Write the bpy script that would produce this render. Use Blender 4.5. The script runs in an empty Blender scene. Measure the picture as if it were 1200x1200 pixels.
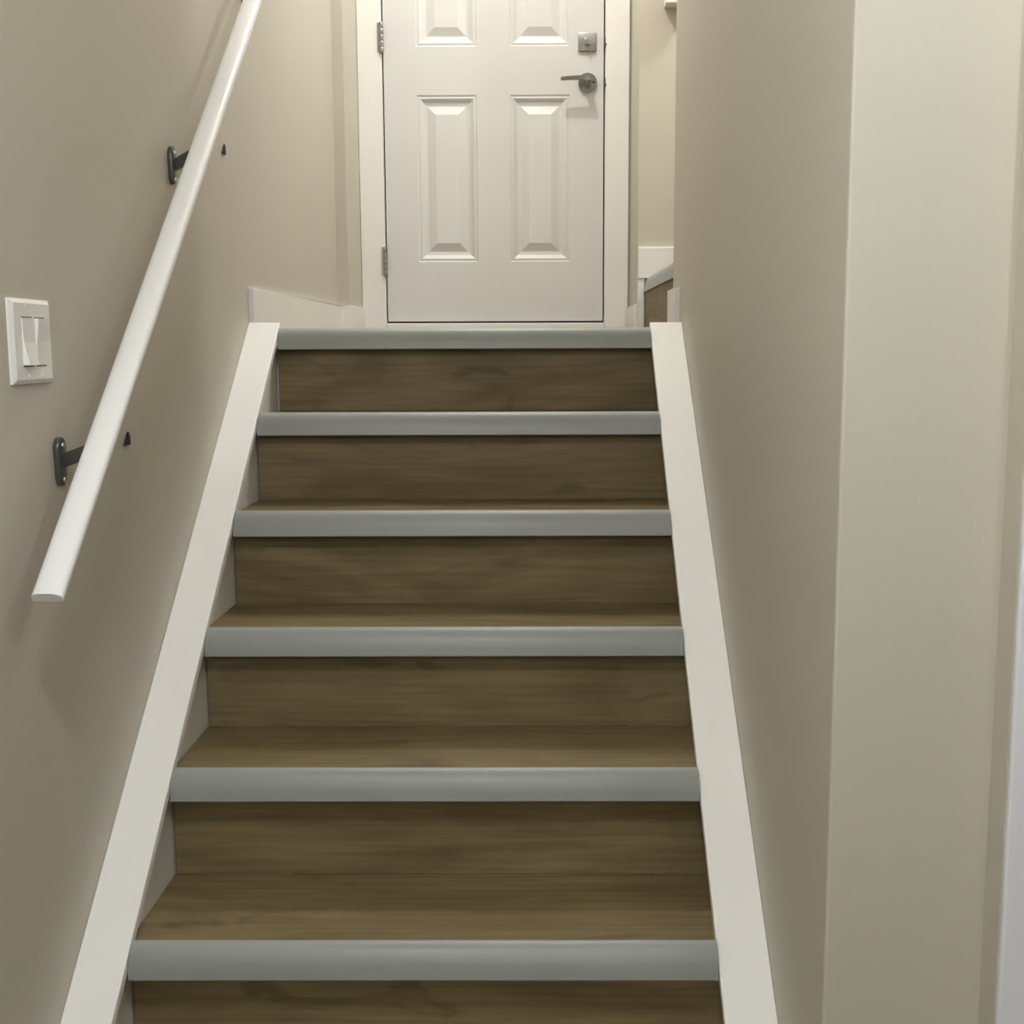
import bpy, bmesh, math, random
from mathutils import Vector, Matrix
S = bpy.context.scene
COL = S.collection

# ------------------------------------------------------------------ camera
cam_d = bpy.data.cameras.new('camera'); cam = bpy.data.objects.new('camera', cam_d); COL.objects.link(cam)
cam_d.sensor_width = 36.0
cam_d.lens = 1447.85 / 1200 * 36.0
cam_d.shift_x = -22.1 / 1200
cam_d.shift_y = 7.38 / 1200
cam_d.clip_start = 0.02
Rv = Vector((0.99997751, 0.00581676, -0.00333756)); Uv = Vector((0.00249718, 0.13892082, 0.99030034)); Fv = Vector((-0.006224, 0.99028641, -0.13890318))
m = Matrix((Rv, Uv, -Fv)).transposed().to_4x4()
m.translation = Vector((0, 0, 1.4782))
cam.matrix_world = m
S.camera = cam
# ------------------------------------------------------------------ world, exposure, lamps
w = bpy.data.worlds.new('world'); S.world = w; w.use_nodes = True
w.node_tree.nodes['Background'].inputs[0].default_value = (0.9, 0.93, 1.0, 1)
w.node_tree.nodes['Background'].inputs[1].default_value = 0.02
S.view_settings.view_transform = 'Standard'; S.view_settings.look = 'None'
S.view_settings.exposure = 0.06; S.view_settings.gamma = 1.0
S.view_settings.use_curve_mapping = False


def lamp(name, loc, power, color, radius):
    d = bpy.data.lights.new(name, 'POINT'); d.energy = power; d.color = color; d.shadow_soft_size = radius
    o = bpy.data.objects.new(name, d); COL.objects.link(o); o.location = loc
    return o


lamp('landing_light', (-0.14, 3.78, 3.82), 50, (1.0, 0.98, 0.97), 0.03)       # above the upper landing
lamp('upper_flight_light', (1.30, 3.85, 3.90), 46, (0.96, 0.98, 1.0), 0.06)    # over the upper flight, to the right
lamp('hall_light', (0.63, 0.76, 2.24), 7.5, (0.97, 0.98, 1.0), 0.02)           # lower ceiling, right of the stair foot
lamp('stair_foot_light', (-0.27, 0.62, 2.22), 19, (0.95, 0.98, 1.0), 0.05)     # lower ceiling, in front of the stairs
lamp('room_light', (-0.10, -1.6, 2.22), 47, (0.91, 0.96, 1.0), 0.05)           # lower room, behind the viewer

# ------------------------------------------------------------------ materials


def new_mat(name):
    mt = bpy.data.materials.new(name); mt.use_nodes = True
    nt = mt.node_tree; b = nt.nodes['Principled BSDF']
    return mt, nt, b


def paint(name, rgb, rough=0.5, bump=0.0, scale=220.0, metal=0.0, var=0.03):
    mt, nt, b = new_mat(name)
    b.inputs['Roughness'].default_value = rough; b.inputs['Metallic'].default_value = metal
    tc = nt.nodes.new('ShaderNodeTexCoord')
    nz = nt.nodes.new('ShaderNodeTexNoise'); nz.inputs['Scale'].default_value = 3.0; nz.inputs['Detail'].default_value = 3
    nt.links.new(tc.outputs['Object'], nz.inputs['Vector'])
    mx = nt.nodes.new('ShaderNodeMix'); mx.data_type = 'RGBA'
    mx.inputs['A'].default_value = tuple(c * (1 - var) for c in rgb) + (1,)
    mx.inputs['B'].default_value = tuple(min(1, c * (1 + var)) for c in rgb) + (1,)
    nt.links.new(nz.outputs['Fac'], mx.inputs['Factor']); nt.links.new(mx.outputs['Result'], b.inputs['Base Color'])
    if bump:
        n2 = nt.nodes.new('ShaderNodeTexNoise'); n2.inputs['Scale'].default_value = scale; n2.inputs['Detail'].default_value = 2
        nt.links.new(tc.outputs['Object'], n2.inputs['Vector'])
        bp = nt.nodes.new('ShaderNodeBump'); bp.inputs['Strength'].default_value = bump; bp.inputs['Distance'].default_value = 0.002
        nt.links.new(n2.outputs['Fac'], bp.inputs['Height']); nt.links.new(bp.outputs['Normal'], b.inputs['Normal'])
    return mt


def wood(name, along='X', tint=1.0):
    """brown oak laminate, grain running along one axis; each board gets its own offset"""
    mt, nt, b = new_mat(name)
    L = nt.links.new
    tc = nt.nodes.new('ShaderNodeTexCoord'); oi = nt.nodes.new('ShaderNodeObjectInfo')
    ad = nt.nodes.new('ShaderNodeVectorMath'); ad.operation = 'ADD'
    ml = nt.nodes.new('ShaderNodeVectorMath'); ml.operation = 'SCALE'; ml.inputs['Scale'].default_value = 37.0
    cb = nt.nodes.new('ShaderNodeCombineXYZ')
    for i in range(3): L(oi.outputs['Random'], cb.inputs[i])
    L(cb.outputs[0], ml.inputs[0]); L(tc.outputs['Object'], ad.inputs[0]); L(ml.outputs[0], ad.inputs[1])

    def noise(scale, det, lo, dist=0.0):
        mp = nt.nodes.new('ShaderNodeMapping')
        mp.inputs['Scale'].default_value = (lo, 1, 1) if along == 'X' else (1, lo, 1)
        L(ad.outputs[0], mp.inputs[0])
        n = nt.nodes.new('ShaderNodeTexNoise'); n.inputs['Scale'].default_value = scale; n.inputs['Detail'].default_value = det
        n.inputs['Distortion'].default_value = dist
        L(mp.outputs[0], n.inputs['Vector']); return n.outputs['Fac']
    broad = noise(5, 6, 0.28, 1.5); grain = noise(90, 8, 0.045, 0.5); knot = noise(7, 3, 0.5, 1.6)
    r1 = nt.nodes.new('ShaderNodeValToRGB')
    e = r1.color_ramp.elements
    t = tint
    e[0].position = 0.30; e[0].color = (0.138 * t, 0.100 * t, 0.042 * t, 1)
    e[1].position = 0.72; e[1].color = (0.268 * t, 0.203 * t, 0.106 * t, 1)
    L(broad, r1.inputs[0])
    r2 = nt.nodes.new('ShaderNodeMapRange'); r2.inputs['From Min'].default_value = 0.35; r2.inputs['From Max'].default_value = 0.65
    r2.inputs['To Min'].default_value = 0.84; r2.inputs['To Max'].default_value = 1.10; L(grain, r2.inputs['Value'])
    r3 = nt.nodes.new('ShaderNodeMapRange'); r3.inputs['From Min'].default_value = 0.62; r3.inputs['From Max'].default_value = 0.70
    r3.inputs['To Min'].default_value = 1.0; r3.inputs['To Max'].default_value = 0.72; L(knot, r3.inputs['Value'])
    mu = nt.nodes.new('ShaderNodeMath'); mu.operation = 'MULTIPLY'; L(r2.outputs[0], mu.inputs[0]); L(r3.outputs[0], mu.inputs[1])
    sc = nt.nodes.new('ShaderNodeVectorMath'); sc.operation = 'SCALE'; L(r1.outputs[0], sc.inputs[0]); L(mu.outputs[0], sc.inputs['Scale'])
    L(sc.outputs[0], b.inputs['Base Color'])
    b.inputs['Roughness'].default_value = 0.55; b.inputs['Specular IOR Level'].default_value = 0.3
    bp = nt.nodes.new('ShaderNodeBump'); bp.inputs['Strength'].default_value = 0.12; bp.inputs['Distance'].default_value = 0.001
    L(grain, bp.inputs['Height']); L(bp.outputs['Normal'], b.inputs['Normal'])
    return mt


M = {}
M['wall'] = paint('wall_paint', (0.558, 0.522, 0.442), 0.55, 0.10)
M['ceiling'] = paint('ceiling_paint', (0.78, 0.76, 0.70), 0.7, 0.1)
M['trim'] = paint('trim_paint', (0.84, 0.83, 0.80), 0.38)
M['cap'] = paint('cap_paint', (0.93, 0.925, 0.905), 0.35)
M['cool'] = paint('cool_white_paint', (0.84, 0.85, 0.90), 0.4)
M['door'] = paint('door_paint', (0.685, 0.682, 0.672), 0.36, 0.03, 400)
M['rail'] = paint('rail_paint', (0.93, 0.93, 0.93), 0.30)
M['plastic'] = paint('switch_plastic', (0.88, 0.87, 0.84), 0.28)
M['nosing'] = paint('nosing_vinyl', (0.305, 0.322, 0.302), 0.40, 0.05, 500)
M['nickel'] = paint('brushed_nickel', (0.36, 0.355, 0.345), 0.34, metal=0.85)
M['lever'] = paint('dark_nickel', (0.27, 0.275, 0.255), 0.25, metal=0.85)
M['gun'] = paint('dark_bracket_metal', (0.10, 0.10, 0.09), 0.35, metal=0.5)
M['screw'] = paint('screw_steel', (0.75, 0.73, 0.68), 0.25, metal=0.9)
M['black'] = paint('weather_strip_rubber', (0.012, 0.011, 0.010), 0.8)
M['wood'] = wood('oak_laminate', 'X')
M['wood_y'] = wood('oak_laminate_cross', 'Y')

# ------------------------------------------------------------------ mesh helpers


def box(bm, x0, x1, y0, y1, z0, z1, bev=0.0, seg=2):
    vs = [bm.verts.new((x, y, z)) for x in (x0, x1) for y in (y0, y1) for z in (z0, z1)]
    fs = [bm.faces.new([vs[i] for i in f]) for f in ((0, 1, 3, 2), (4, 6, 7, 5), (0, 4, 5, 1), (2, 3, 7, 6), (0, 2, 6, 4), (1, 5, 7, 3))]
    if bev:
        es = list({e for f in fs for e in f.edges})
        bmesh.ops.bevel(bm, geom=es, offset=bev, segments=seg, profile=0.5, affect='EDGES')
    return bm


def prism(bm, pts, fn, a, b, bev=0.0):
    """extrude a closed 2-D outline from a to b; fn(u, v, t) gives the 3-D point"""
    A = [bm.verts.new(fn(u, v, a)) for u, v in pts]; B = [bm.verts.new(fn(u, v, b)) for u, v in pts]
    n = len(pts); fs = [bm.faces.new(A), bm.faces.new(B[::-1])]
    for i in range(n):
        fs.append(bm.faces.new((A[i], B[i], B[(i + 1) % n], A[(i + 1) % n])))
    if bev:
        es = list(set(fs[0].edges) | set(fs[1].edges))
        bmesh.ops.bevel(bm, geom=es, offset=bev, segments=2, profile=0.5, affect='EDGES')
    return bm


def disc(r, n=32, cx=0, cy=0, sx=1, sy=1):
    return [(cx + sx * r * math.cos(2 * math.pi * i / n), cy + sy * r * math.sin(2 * math.pi * i / n)) for i in range(n)]


XEX = lambda u, v, t: (t, u, v)        # outline in Y,Z - extruded along X
YEX = lambda u, v, t: (u, t, v)        # outline in X,Z - extruded along Y
ZEX = lambda u, v, t: (u, v, t)


def obj(name, bm, mat, parent=None, smooth=False, **props):
    bmesh.ops.recalc_face_normals(bm, faces=bm.faces[:])
    # put the origin in the middle of the piece
    vs = [v.co for v in bm.verts]
    c = Vector([(min(v[i] for v in vs) + max(v[i] for v in vs)) / 2 for i in range(3)])
    for v in bm.verts: v.co -= c
    me = bpy.data.meshes.new(name); bm.to_mesh(me); bm.free()
    if smooth:
        me.polygons.foreach_set('use_smooth', [True] * len(me.polygons))
        try: me.set_sharp_from_angle(angle=math.radians(35))
        except Exception: pass
    me.materials.append(mat)
    o = bpy.data.objects.new(name, me); COL.objects.link(o)
    if parent is not None:
        o.parent = parent
        o.location = c - world_loc(parent)
    else:
        o.location = c
    for k, v in props.items(): o[k] = v
    return o


def world_loc(o):
    v = Vector((0, 0, 0))
    while o is not None: v += o.location; o = o.parent
    return v


def empty(name, loc, **props):
    o = bpy.data.objects.new(name, None); COL.objects.link(o); o.location = loc; o.empty_display_size = 0.1
    for k, v in props.items(): o[k] = v
    return o


B = bmesh.new

# ------------------------------------------------------------------ measurements (metres)
XW = -0.706          # face of the left wall
XV = 0.352           # face of the right wall
CL, CR = -0.629, 0.273      # inner edges of the two sloping caps
SL, SR = -0.641, 0.300      # inner faces of the two boxed stringers
Y1, Z1, RUN, RISE = 1.7928, 0.570, 0.2473, 0.190
YL = Y1 + 5 * RUN    # landing nosing
ZL = Z1 + 5 * RISE   # landing nosing top
LIP = 0.011; OV = 0.022
FL = ZL - LIP        # landing floor
YC, YE = 1.439, 3.275   # ends of the right wall
YJ, YD = 4.42, 4.77     # wall either side of the door recess / door face
RL, RR = -0.668, 0.350  # sides of the door recess
CEIL, UCEIL = 2.30, 4.15

# ------------------------------------------------------------------ the setting
st = dict(kind='structure')
obj('wall_left', box(B(), XW - 0.14, XW, -4.0, YJ, 0, UCEIL), M['wall'], **st)
obj('wall_right', box(B(), XV, 2.75, YC, YE, 0, UCEIL, 0.004, 2), M['wall'], **st)
bm = B()
DL, DR, DT = -0.5735, 0.2480, 3.60      # door opening
box(bm, XW - 0.14, RL, YJ, 5.05, 0, UCEIL)                 # left of recess
box(bm, RL, DL - 0.012, YD + 0.002, 5.05, 0, UCEIL)
box(bm, DR + 0.012, RR, YD + 0.002, 5.05, 0, UCEIL)
box(bm, DL - 0.012, DR + 0.012, YD + 0.002, 5.05, DT + 0.012, UCEIL)
obj('wall_back', bm, M['wall'], **st)
obj('wall_upper', box(B(), RR, 2.75, YJ, 5.05, 0, UCEIL), M['wall'], **st)      # behind the upper flight
bm = B(); box(bm, XW - 0.14, XV, YC - 0.14, YC, CEIL, UCEIL)
obj('wall_header', bm, M['wall'], **st)
obj('wall_front', box(B(), XW - 0.14, 3.2, -4.14, -4.0, 0, CEIL), M['wall'], **st)
obj('wall_side', box(B(), 3.06, 3.2, -4.0, YC, 0, CEIL), M['wall'], **st)
obj('wall_end', box(B(), 2.61, 2.75, YE, YJ, 0, UCEIL), M['wall'], **st)
obj('ceiling', box(B(), XW - 0.14, 3.2, -4.14, YC - 0.14, CEIL, CEIL + 0.12), M['ceiling'], **st)
obj('ceiling', box(B(), XW - 0.14, 2.75, YC - 0.14, 5.05, UCEIL, UCEIL + 0.12), M['ceiling'], **st)
obj('floor', box(B(), XW - 0.14, 3.2, -4.14, YC + 0.2, -0.12, 0.0), M['wood'], **st)
bm = B(); box(bm, 2.75, 3.2, YC, YC + 0.14, 0, CEIL + 0.12)
obj('wall_corner', bm, M['wall'], **st)
# landing floor on its deck, boards running across
lf = obj('floor_landing', box(B(), XW, XV + 0.068, YL + 0.034, 4.90, FL - 0.20, FL - 0.010), M['trim'], **st)
yy = YL + 0.006; k = 0
while yy < 4.86:
    y2 = min(yy + 0.178, 4.88)
    obj('plank', box(B(), XW + 0.001, XV + 0.066, yy + 0.0006, y2 - 0.0006, FL - 0.010, FL, 0.0008, 1), M['wood'], lf)
    yy = y2

# baseboards of the landing
BT = 1.618
bm = B()
prism(bm, [(XW, 3.055), (XW + 0.012, 3.055), (XW + 0.012, YJ - 0.012), (RL + 0.012, YJ - 0.012), (RL + 0.012, YD - 0.013), (RL, YD - 0.013), (RL, YJ), (XW, YJ)], ZEX, FL, BT, 0.002)
obj('baseboard_left', bm, M['trim'], **st)
bm = B(); box(bm, RR - 0.012, RR, YJ - 0.001, YD - 0.03, FL, BT, 0.002, 1)
obj('baseboard_back', bm, M['trim'], **st)
bm = B()
prism(bm, [(XV - 0.013, 3.115), (XV, 3.115), (XV, YE), (XV + 0.012, YE), (XV + 0.012, YE + 0.012), (XV - 0.013, YE + 0.012)], ZEX, FL, BT, 0.002)
obj('baseboard_right', bm, M['trim'], **st)

# white casing standing proud of the wall at the far right
bm = B()
box(bm, 0.5455, 0.70, 1.390, YC, 0, CEIL)
obj('wall_pier', bm, M['wall'], **st)
obj('trim_1', box(B(), 0.547, 0.70, 1.3805, 1.390, 0, CEIL, 0.002, 2), M['cool'], **st)

# ------------------------------------------------------------------ door
door = empty('door_1', (-0.16, YD, 1.568), kind='structure')
# casing and jamb
CF = YD - 0.013
for nm, a in (('casing', (RL + 0.001, DL - 0.004, CF, YD + 0.002, FL, DT + 0.09)),
              ('casing', (DR + 0.004, 0.3405, CF, YD + 0.002, FL, DT + 0.09)),
              ('casing', (DL - 0.004, DR + 0.004, CF, YD + 0.002, DT + 0.004, DT + 0.09))):
    obj(nm, box(B(), *a, 0.0025, 2), M['trim'], door)
bm = B()
box(bm, DL - 0.012, DL - 0.003, YD + 0.002, YD + 0.16, FL, DT + 0.012)
box(bm, DR + 0.003, DR + 0.012, YD + 0.002, YD + 0.16, FL, DT + 0.012)
box(bm, DL - 0.003, DR + 0.003, YD + 0.002, YD + 0.16, DT + 0.003, DT + 0.012)
obj('jamb', bm, M['trim'], door)
obj('door_threshold', box(B(), DL - 0.003, DR + 0.003, YD - 0.02, YD + 0.16, FL, 1.5615, 0.002, 1), M['trim'], door)
bm = B()
box(bm, DL - 0.003, DL + 0.012, YD + 0.046, YD + 0.06, 1.5615, DT)
box(bm, DR - 0.012, DR + 0.003, YD + 0.046, YD + 0.06, 1.5615, DT)
box(bm, DL, DR, YD + 0.010, YD + 0.02, 1.5615, 1.569)
obj('weather_strip', bm, M['black'], door)
# slab with six pressed panels
sx0, sx1, sz0, sz1 = DL + 0.0025, DR - 0.0025, 1.5690, DT - 0.003
px = ((-0.4505, -0.2255), (-0.1025, 0.1205))
pz = ((1.791, 2.400), (2.573, 3.165), (3.275, 3.465))
xs = sorted([sx0, sx1] + [v for p in px for v in p]); zs = sorted([sz0, sz1] + [v for p in pz for v in p])
bm = B(); V = {}
for i, x in enumerate(xs):
    for j, z in enumerate(zs): V[i, j] = bm.verts.new((x, YD, z))
for i in range(len(xs) - 1):
    for j in range(len(zs) - 1):
        if i in (1, 3) and j in (1, 3, 5): continue
        bm.faces.new((V[i, j], V[i + 1, j], V[i + 1, j + 1], V[i, j + 1]))
# edges and rear of the slab
bk = [bm.verts.new((x, YD + 0.044, z)) for x, z in ((sx0, sz0), (sx1, sz0), (sx1, sz1), (sx0, sz1))]
bm.faces.new(bk)
ni, nj = len(xs) - 1, len(zs) - 1
bm.faces.new([V[i, 0] for i in range(ni + 1)] + [bk[1], bk[0]])
bm.faces.new([V[i, nj] for i in range(ni + 1)] + [bk[2], bk[3]])
bm.faces.new([V[0, j] for j in range(nj + 1)] + [bk[3], bk[0]])
bm.faces.new([V[ni, j] for j in range(nj + 1)] + [bk[2], bk[1]])
obj('door_slab', bm, M['door'], door)
prof = ((0, 0), (0.003, 0.0028), (0.008, 0.0032), (0.011, 0.0015), (0.017, 0.0045), (0.026, 0.0110), (0.036, 0.0135), (0.040, 0.0135), (0.070, 0.0035))
for (a0, a1) in px:
    for (b0, b1) in pz:
        bm = B(); prev = None
        for ins, dep in prof:
            r = [bm.verts.new((x, YD + dep, z)) for x, z in ((a0 + ins, b0 + ins), (a1 - ins, b0 + ins), (a1 - ins, b1 - ins), (a0 + ins, b1 - ins))]
            if prev:
                for q in range(4): bm.faces.new((prev[q], prev[(q + 1) % 4], r[(q + 1) % 4], r[q]))
            prev = r
        bm.faces.new(prev)
        obj('door_panel', bm, M['door'], door)
# hinges
for zc in (1.792, 2.602, 3.42):
    bm = B()
    for q in range(5):
        z0 = zc - 0.055 + q * 0.022
        prism(bm, disc(0.0085, 16, DL - 0.002, YD - 0.0165), ZEX, z0 + 0.0006, z0 + 0.0214, 0.0008)
    box(bm, DL - 0.0175, DL - 0.0045, YD - 0.0155, YD - 0.0125, zc - 0.050, zc + 0.054, 0.0008, 1)
    obj('hinge', bm, M['nickel'], door, smooth=True)
# square deadbolt with its thumb turn
dbx, dbz = 0.184, 2.585
bm = B(); box(bm, dbx - 0.0335, dbx + 0.0335, YD - 0.012, YD, dbz - 0.0335, dbz + 0.0335, 0.003, 2)
db = obj('deadbolt', bm, M['nickel'], door, smooth=True)
bm = B(); prism(bm, disc(0.015, 24, dbx, dbz), YEX, YD - 0.017, YD - 0.012, 0.001)
box(bm, dbx - 0.004, dbx + 0.004, YD - 0.042, YD - 0.017, dbz - 0.016, dbz + 0.016, 0.003, 2)
obj('thumb_turn', bm, M['nickel'], db, smooth=True)
# lever handle
rx, rz = 0.186, 2.441
bm = B(); prism(bm, disc(0.0345, 40, rx, rz), YEX, YD - 0.012, YD, 0.0035)
rs = obj('lever_handle', bm, M['lever'], door, smooth=True)
bm = B(); prism(bm, disc(0.0125, 24, rx, rz), YEX, YD - 0.072, YD - 0.010, 0.002)
outline = [(rx + 0.012, rz + 0.011), (rx + 0.012, rz - 0.010), (rx - 0.020, rz - 0.004), (rx - 0.060, rz - 0.003), (rx - 0.100, rz - 0.005),
           (rx - 0.1015, rz + 0.005), (rx - 0.097, rz + 0.009), (rx - 0.060, rz + 0.0105), (rx - 0.020, rz + 0.012)]
prism(bm, outline, YEX, YD - 0.080, YD - 0.064, 0.003)
obj('lever', bm, M['lever'], rs, smooth=True)
bm = B(); prism(bm, disc(0.0045, 12, rx + 0.022, rz + 0.001), YEX, YD - 0.0135, YD - 0.011)
obj('lock_button', bm, M['black'], rs)
for z in (dbz, rz):
    bm = B(); box(bm, DR + 0.0015, DR + 0.0075, CF - 0.0018, CF + 0.0, z - 0.012, z - 0.006); box(bm, DR - 0.0012, DR + 0.0025, CF - 0.0015, CF + 0.012, z - 0.022, z + 0.016)
    obj('strike_plate', bm, M['gun'], door)

# ------------------------------------------------------------------ main staircase
stairs = empty('staircase', (-0.18, Y1, 0), label='straight flight of wood stairs with grey nosings rising to the landing, boxed between white caps', category='stairs')
NP = [(0.0055, -0.013), (0.0050, -0.001), (0.003, 0.0), (-0.001, 0.0), (-0.008, -0.0030), (-0.0145, -0.0085), (-0.0195, -0.0155),
      (-0.0235, -0.024), (-0.0260, -0.034), (-0.0275, -0.043), (-0.0285, -0.0490), (-0.0275, -0.0505), (0.010, -0.0505), (0.010, -0.013)]
for i in range(-1, 7):
    yn = Y1 + (i - 1) * RUN; zn = Z1 + (i - 1) * RISE
    prism(B0 := B(), [(yn + u, zn + v) for u, v in NP], XEX, CL + 0.001, CR - 0.001)
    obj('nosing', B0, M['nosing'], stairs, smooth=True)
    zlow = 0.0 if i == -1 else zn - RISE - LIP
    obj('riser', box(B(), SL + 0.003, SR - 0.0015, yn + OV, yn + OV + 0.010, zlow + 0.0005, zn - 0.020), M['wood'], stairs)
    if i < 6:
        obj('tread', box(B(), SL + 0.001, SR - 0.001, yn + 0.006, yn + RUN + OV, zn - LIP - 0.012, zn - LIP), M['wood'], stairs)
# boxed stringers with sloping caps
slope = RISE / RUN


def line(y, a): return Z1 + a + (y - Y1) * slope


for side, (xa, xb, ca, cb, a, yend) in (('left', (XW + 0.0005, SL, XW + 0.0005, CL, 0.0016, 3.046)), ('right', (SR, XV - 0.0005, CR, XV - 0.0005, -0.0130, 3.062))):
    y0 = 1.262; th = 0.018
    zb = line(y0, a)
    bm = B(); prism(bm, [(y0 + 0.012, 0), (y0 + 0.012, line(y0 + 0.012, a) - th), (yend - 0.004, line(yend - 0.004, a) - th), (yend - 0.004, 0)], XEX, xa, xb)
    s_ = obj('stringer', bm, M['trim'], stairs)
    bm = B(); prism(bm, [(y0, line(y0, a)), (yend, line(yend, a)), (yend, line(yend, a) - th * 1.2), (y0, line(y0, a) - th * 1.2)], XEX, ca, cb, 0.0015)
    obj('stringer_cap', bm, M['cap'], stairs)
    bm = B(); box(bm, ca, cb, y0 - 0.004, y0 + 0.012, 0, line(y0, a) - 0.004, 0.0015, 1)
    obj('stringer_end', bm, M['cap'], stairs)
    bm = B(); box(bm, ca + 0.002, cb - 0.001, yend - 0.006, yend + 0.004, FL - 0.003, line(yend, a) - 0.012)
    obj('stringer_end', bm, M['cap'], stairs)

# ------------------------------------------------------------------ second flight, going up to the right of the landing
up = empty('upper_staircase', (0.40, 3.85, FL), label='upper steps turning right off the landing, one grey nosing over a brown riser', category='stairs')
XS = 0.399
for i in range(8):
    xn = XS + i * RUN; zn = ZL + RISE * (i + 1) + 0.008
    bm = B(); prism(bm, [(xn + u, zn + v * 1.16) for u, v in NP], lambda u, v, t: (u, t, v), YE + 0.0125, YJ - 0.0155)
    obj('nosing', bm, M['nosing'], up, smooth=True)
    obj('riser', box(B(), xn - 0.022, xn - 0.012, YE + 0.0125, YJ - 0.0155, zn - RISE - LIP - 0.0075 * (i == 0), zn - 0.0595), M['wood_y'], up)
    obj('tread', box(B(), xn + 0.006, xn + RUN - 0.0225, YE + 0.0125, YJ - 0.0155, zn - LIP - 0.012, zn - LIP), M['wood_y'], up)
# stepped skirting on the wall behind it
bm = B(); box(bm, RR + 0.0006, RR + 0.30, YJ - 0.015, YJ - 0.0006, 1.708, 1.815, 0.002, 1)
obj('skirting', bm, M['trim'], up)
bm = B(); box(bm, RR + 0.0006, 0.374, YJ - 0.011, YJ - 0.0006, FL, 1.708, 0.0015, 1)
obj('skirting', bm, M['trim'], up)
bm = B()
prism(bm, [(0.374, FL), (0.65, 1.72), (0.65, 1.815), (2.6, 1.815 + 1.95 * slope), (2.6, 1.6 + 1.95 * slope), (0.70, FL)], YEX, YJ - 0.010, YJ - 0.0006)
obj('skirting', bm, M['trim'], up)

# ------------------------------------------------------------------ handrail
rail = empty('handrail', (-0.636, 1.567, 1.151), label='long white sloping wooden handrail fixed to the left wall', category='handrail')
th_ = math.atan(0.822); dy, dz = math.cos(th_), math.sin(th_)
P0 = Vector((-0.6355, 1.567, 1.151)); Lr = 2.55
prf = [(-0.0195, 0.0), (0.0195, 0.0), (0.0205, 0.0015), (0.0205, 0.006)] + \
      [(0.0205 * math.copysign(abs(math.cos(a)) ** 0.75, math.cos(a)), 0.006 + 0.0100 * math.sin(a) ** 0.85) for a in [math.pi * k / 12 for k in range(1, 12)]] + [(-0.0205, 0.006), (-0.0205, 0.0015)]
def rfn(u, v, t): return (P0.x + u, P0.y + dy * t - dz * v, P0.z + dz * t + dy * v)
bm = B(); prism(bm, prf, rfn, 0.0, Lr)
obj('rail', bm, M['rail'], rail, smooth=True)
for (yb, zb) in ((1.804, 1.311), (2.440, 1.822), (3.100, 2.322)):
    zr = 1.151 + 0.822 * (yb + 0.0 - 1.567)
    # arm: flat bar from the plate out to the underside of the rail, with a saddle under it
    bm = B()
    a = [(XW + 0.004, zb + 0.011), (XW + 0.004, zb - 0.011), (XW + 0.012, zb - 0.008), (P0.x + 0.002, min(zr - 0.020, zb + 0.040)), (P0.x + 0.010, zr - 0.003), (P0.x - 0.010, zr - 0.004)]
    prism(bm, a, YEX, yb + 0.002, yb + 0.012, 0.001)
    sad = [(-0.030, -0.0035), (0.030, -0.0035), (0.030, -0.0003), (-0.030, -0.0003)]
    t0 = (yb + 0.007 - P0.y) / dy
    prism(bm, [(-0.012, -0.0035), (0.012, -0.0035), (0.012, -0.0003), (-0.012, -0.0003)], rfn, t0 - 0.03, t0 + 0.03)
    br = obj('bracket', bm, M['gun'], rail, smooth=True)
    bm = B()
    hw, hh = 0.0165, 0.036
    pts = [(yb + hw * math.cos(t), zb + (hh - hw) + hw * math.sin(t)) for t in [math.pi * k / 10 for k in range(11)]] + \
          [(yb + 0.75 * hw * math.cos(t), zb - (hh - hw * .75) + 0.75 * hw * math.sin(t)) for t in [math.pi + math.pi * k / 10 for k in range(11)]]
    prism(bm, pts, XEX, XW, XW + 0.0085, 0.002)
    obj('wall_plate', bm, M['gun'], br, smooth=True)
    for zz in (zb + 0.024, zb - 0.026):
        bm = B(); prism(bm, disc(0.0042, 12, yb - 0.002, zz), XEX, XW + 0.008, XW + 0.0115, 0.001)
        obj('screw', bm, M['screw'], br, smooth=True)

# small dark fixings in the wall behind the rail
for (yh, zh, lb) in ((2.107, 1.321, 'small dark triangular fixing in the left wall beside the lower handrail bracket'),
                     (2.853, 1.915, 'small dark triangular fixing in the left wall beside the upper handrail bracket')):
    bm = B(); prism(bm, [(yh - 0.014, zh - 0.010), (yh + 0.014, zh - 0.010), (yh + 0.014, zh + 0.004), (yh + 0.008, zh + 0.012)], XEX, XW, XW + 0.004, 0.0005)
    o = obj('wall_fixing', bm, M['black'], label=lb, category='wall fixing', group='dark fixings beside the handrail')

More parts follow.
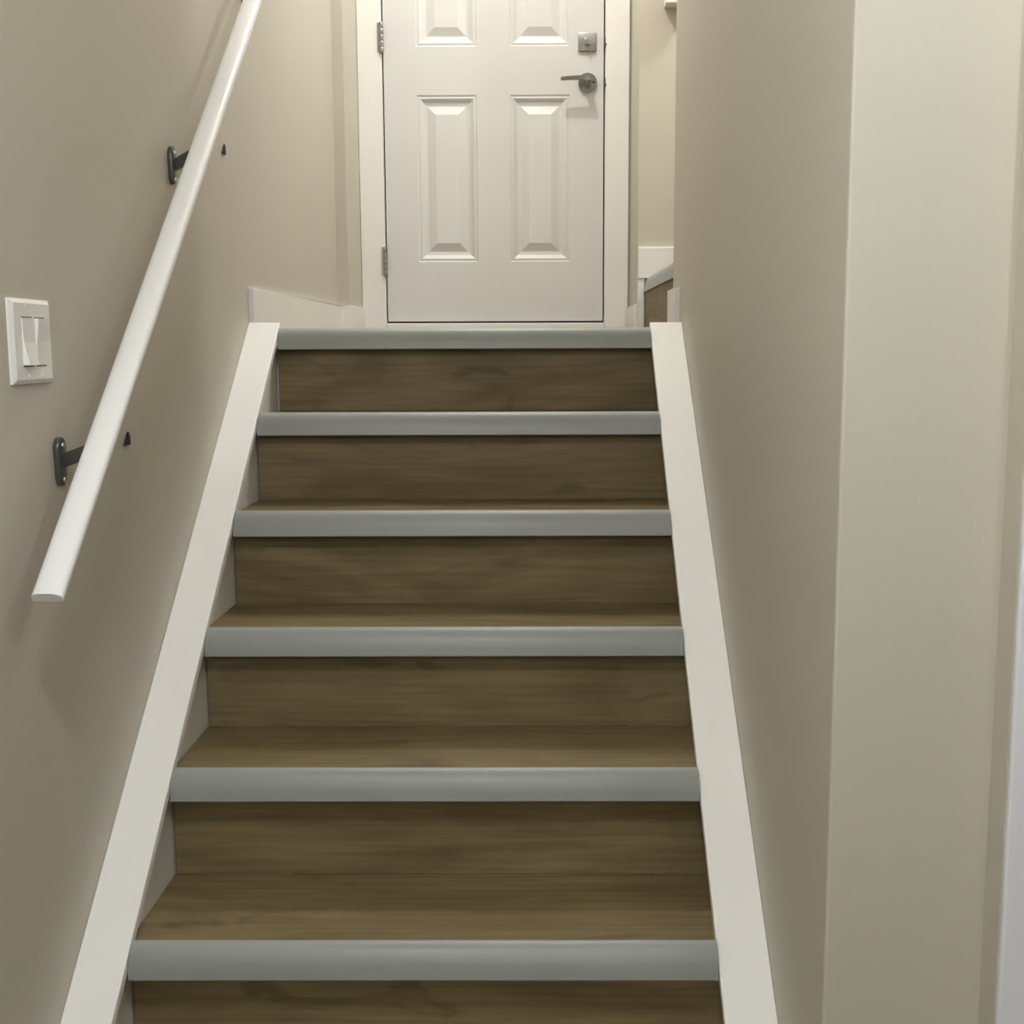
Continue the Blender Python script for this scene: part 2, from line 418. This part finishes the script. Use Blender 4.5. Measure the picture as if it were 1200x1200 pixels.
# ------------------------------------------------------------------ light switch
sw = empty('light_switch', (XW, 1.723, 1.485), label='white double rocker light switch on the left wall beside the handrail', category='light switch')
bm = B()
y0, y1, z0, z1 = 1.657, 1.791, 1.4275, 1.5430
prism_pts = [(y0, z0), (y1, z0), (y1, z1), (y0, z1)]
A = [bm.verts.new((XW, a, b)) for a, b in prism_pts]
Bv = [bm.verts.new((XW + 0.003, a, b)) for a, b in prism_pts]
Cv = [bm.verts.new((XW + 0.0075, a + (0.006 if a == y0 else -0.006), b + (0.006 if b == z0 else -0.006))) for a, b in prism_pts]
for P, Q in ((A, Bv), (Bv, Cv)):
    for q in range(4): bm.faces.new((P[q], P[(q + 1) % 4], Q[(q + 1) % 4], Q[q]))
bm.faces.new(A[::-1]); bm.faces.new(Cv)
obj('wall_plate', bm, M['plastic'], sw)
fx = XW + 0.0075
for yc, d in ((1.7035, 1), (1.7475, -1)):
    bm = B(); ya, yb_ = yc - 0.0165, yc + 0.0165; za, zb = 1.453, 1.517; zm = 1.485
    lo, hi = (0.0085, 0.001) if d > 0 else (0.001, 0.0065)
    pr = [(fx - 0.001, za), (fx + lo, za), (fx + 0.0022, zm), (fx + hi, zb), (fx - 0.001, zb)]
    prism(bm, pr, lambda u, v, t: (u, t, v), ya, yb_, 0.0005)
    obj('rocker', bm, M['plastic'], sw)
    for q in ((ya - 0.0012, yb_ + 0.0012, za - 0.0022, za - 0.0004), (ya - 0.0012, yb_ + 0.0012, zb + 0.0004, zb + 0.0018)):
        obj('rocker_gap', box(B(), fx - 0.001, fx + 0.0003, *q), M['gun'], sw)
    for zz in (1.4375, 1.5325):
        bm = B(); prism(bm, disc(0.0026, 12, yc, zz), XEX, fx - 0.0005, fx + 0.0010, 0.0004)
        obj('screw', bm, M['plastic'], sw, smooth=True)

# ------------------------------------------------------------------ small box on the wall over the upper steps
cb_ = empty('wall_box', (0.475, YJ, 2.70), label='small white wall-mounted box at the top edge, on the wall over the upper steps', category='wall box')
bm = B(); box(bm, 0.432, 0.52, YJ - 0.068, YJ, 2.6145, 2.74, 0.003, 2)
obj('housing', bm, M['trim'], cb_)
bm = B(); box(bm, 0.462, 0.50, YJ - 0.070, YJ - 0.067, 2.628, 2.70, 0.001, 1)
obj('grille', bm, M['wall'], cb_)
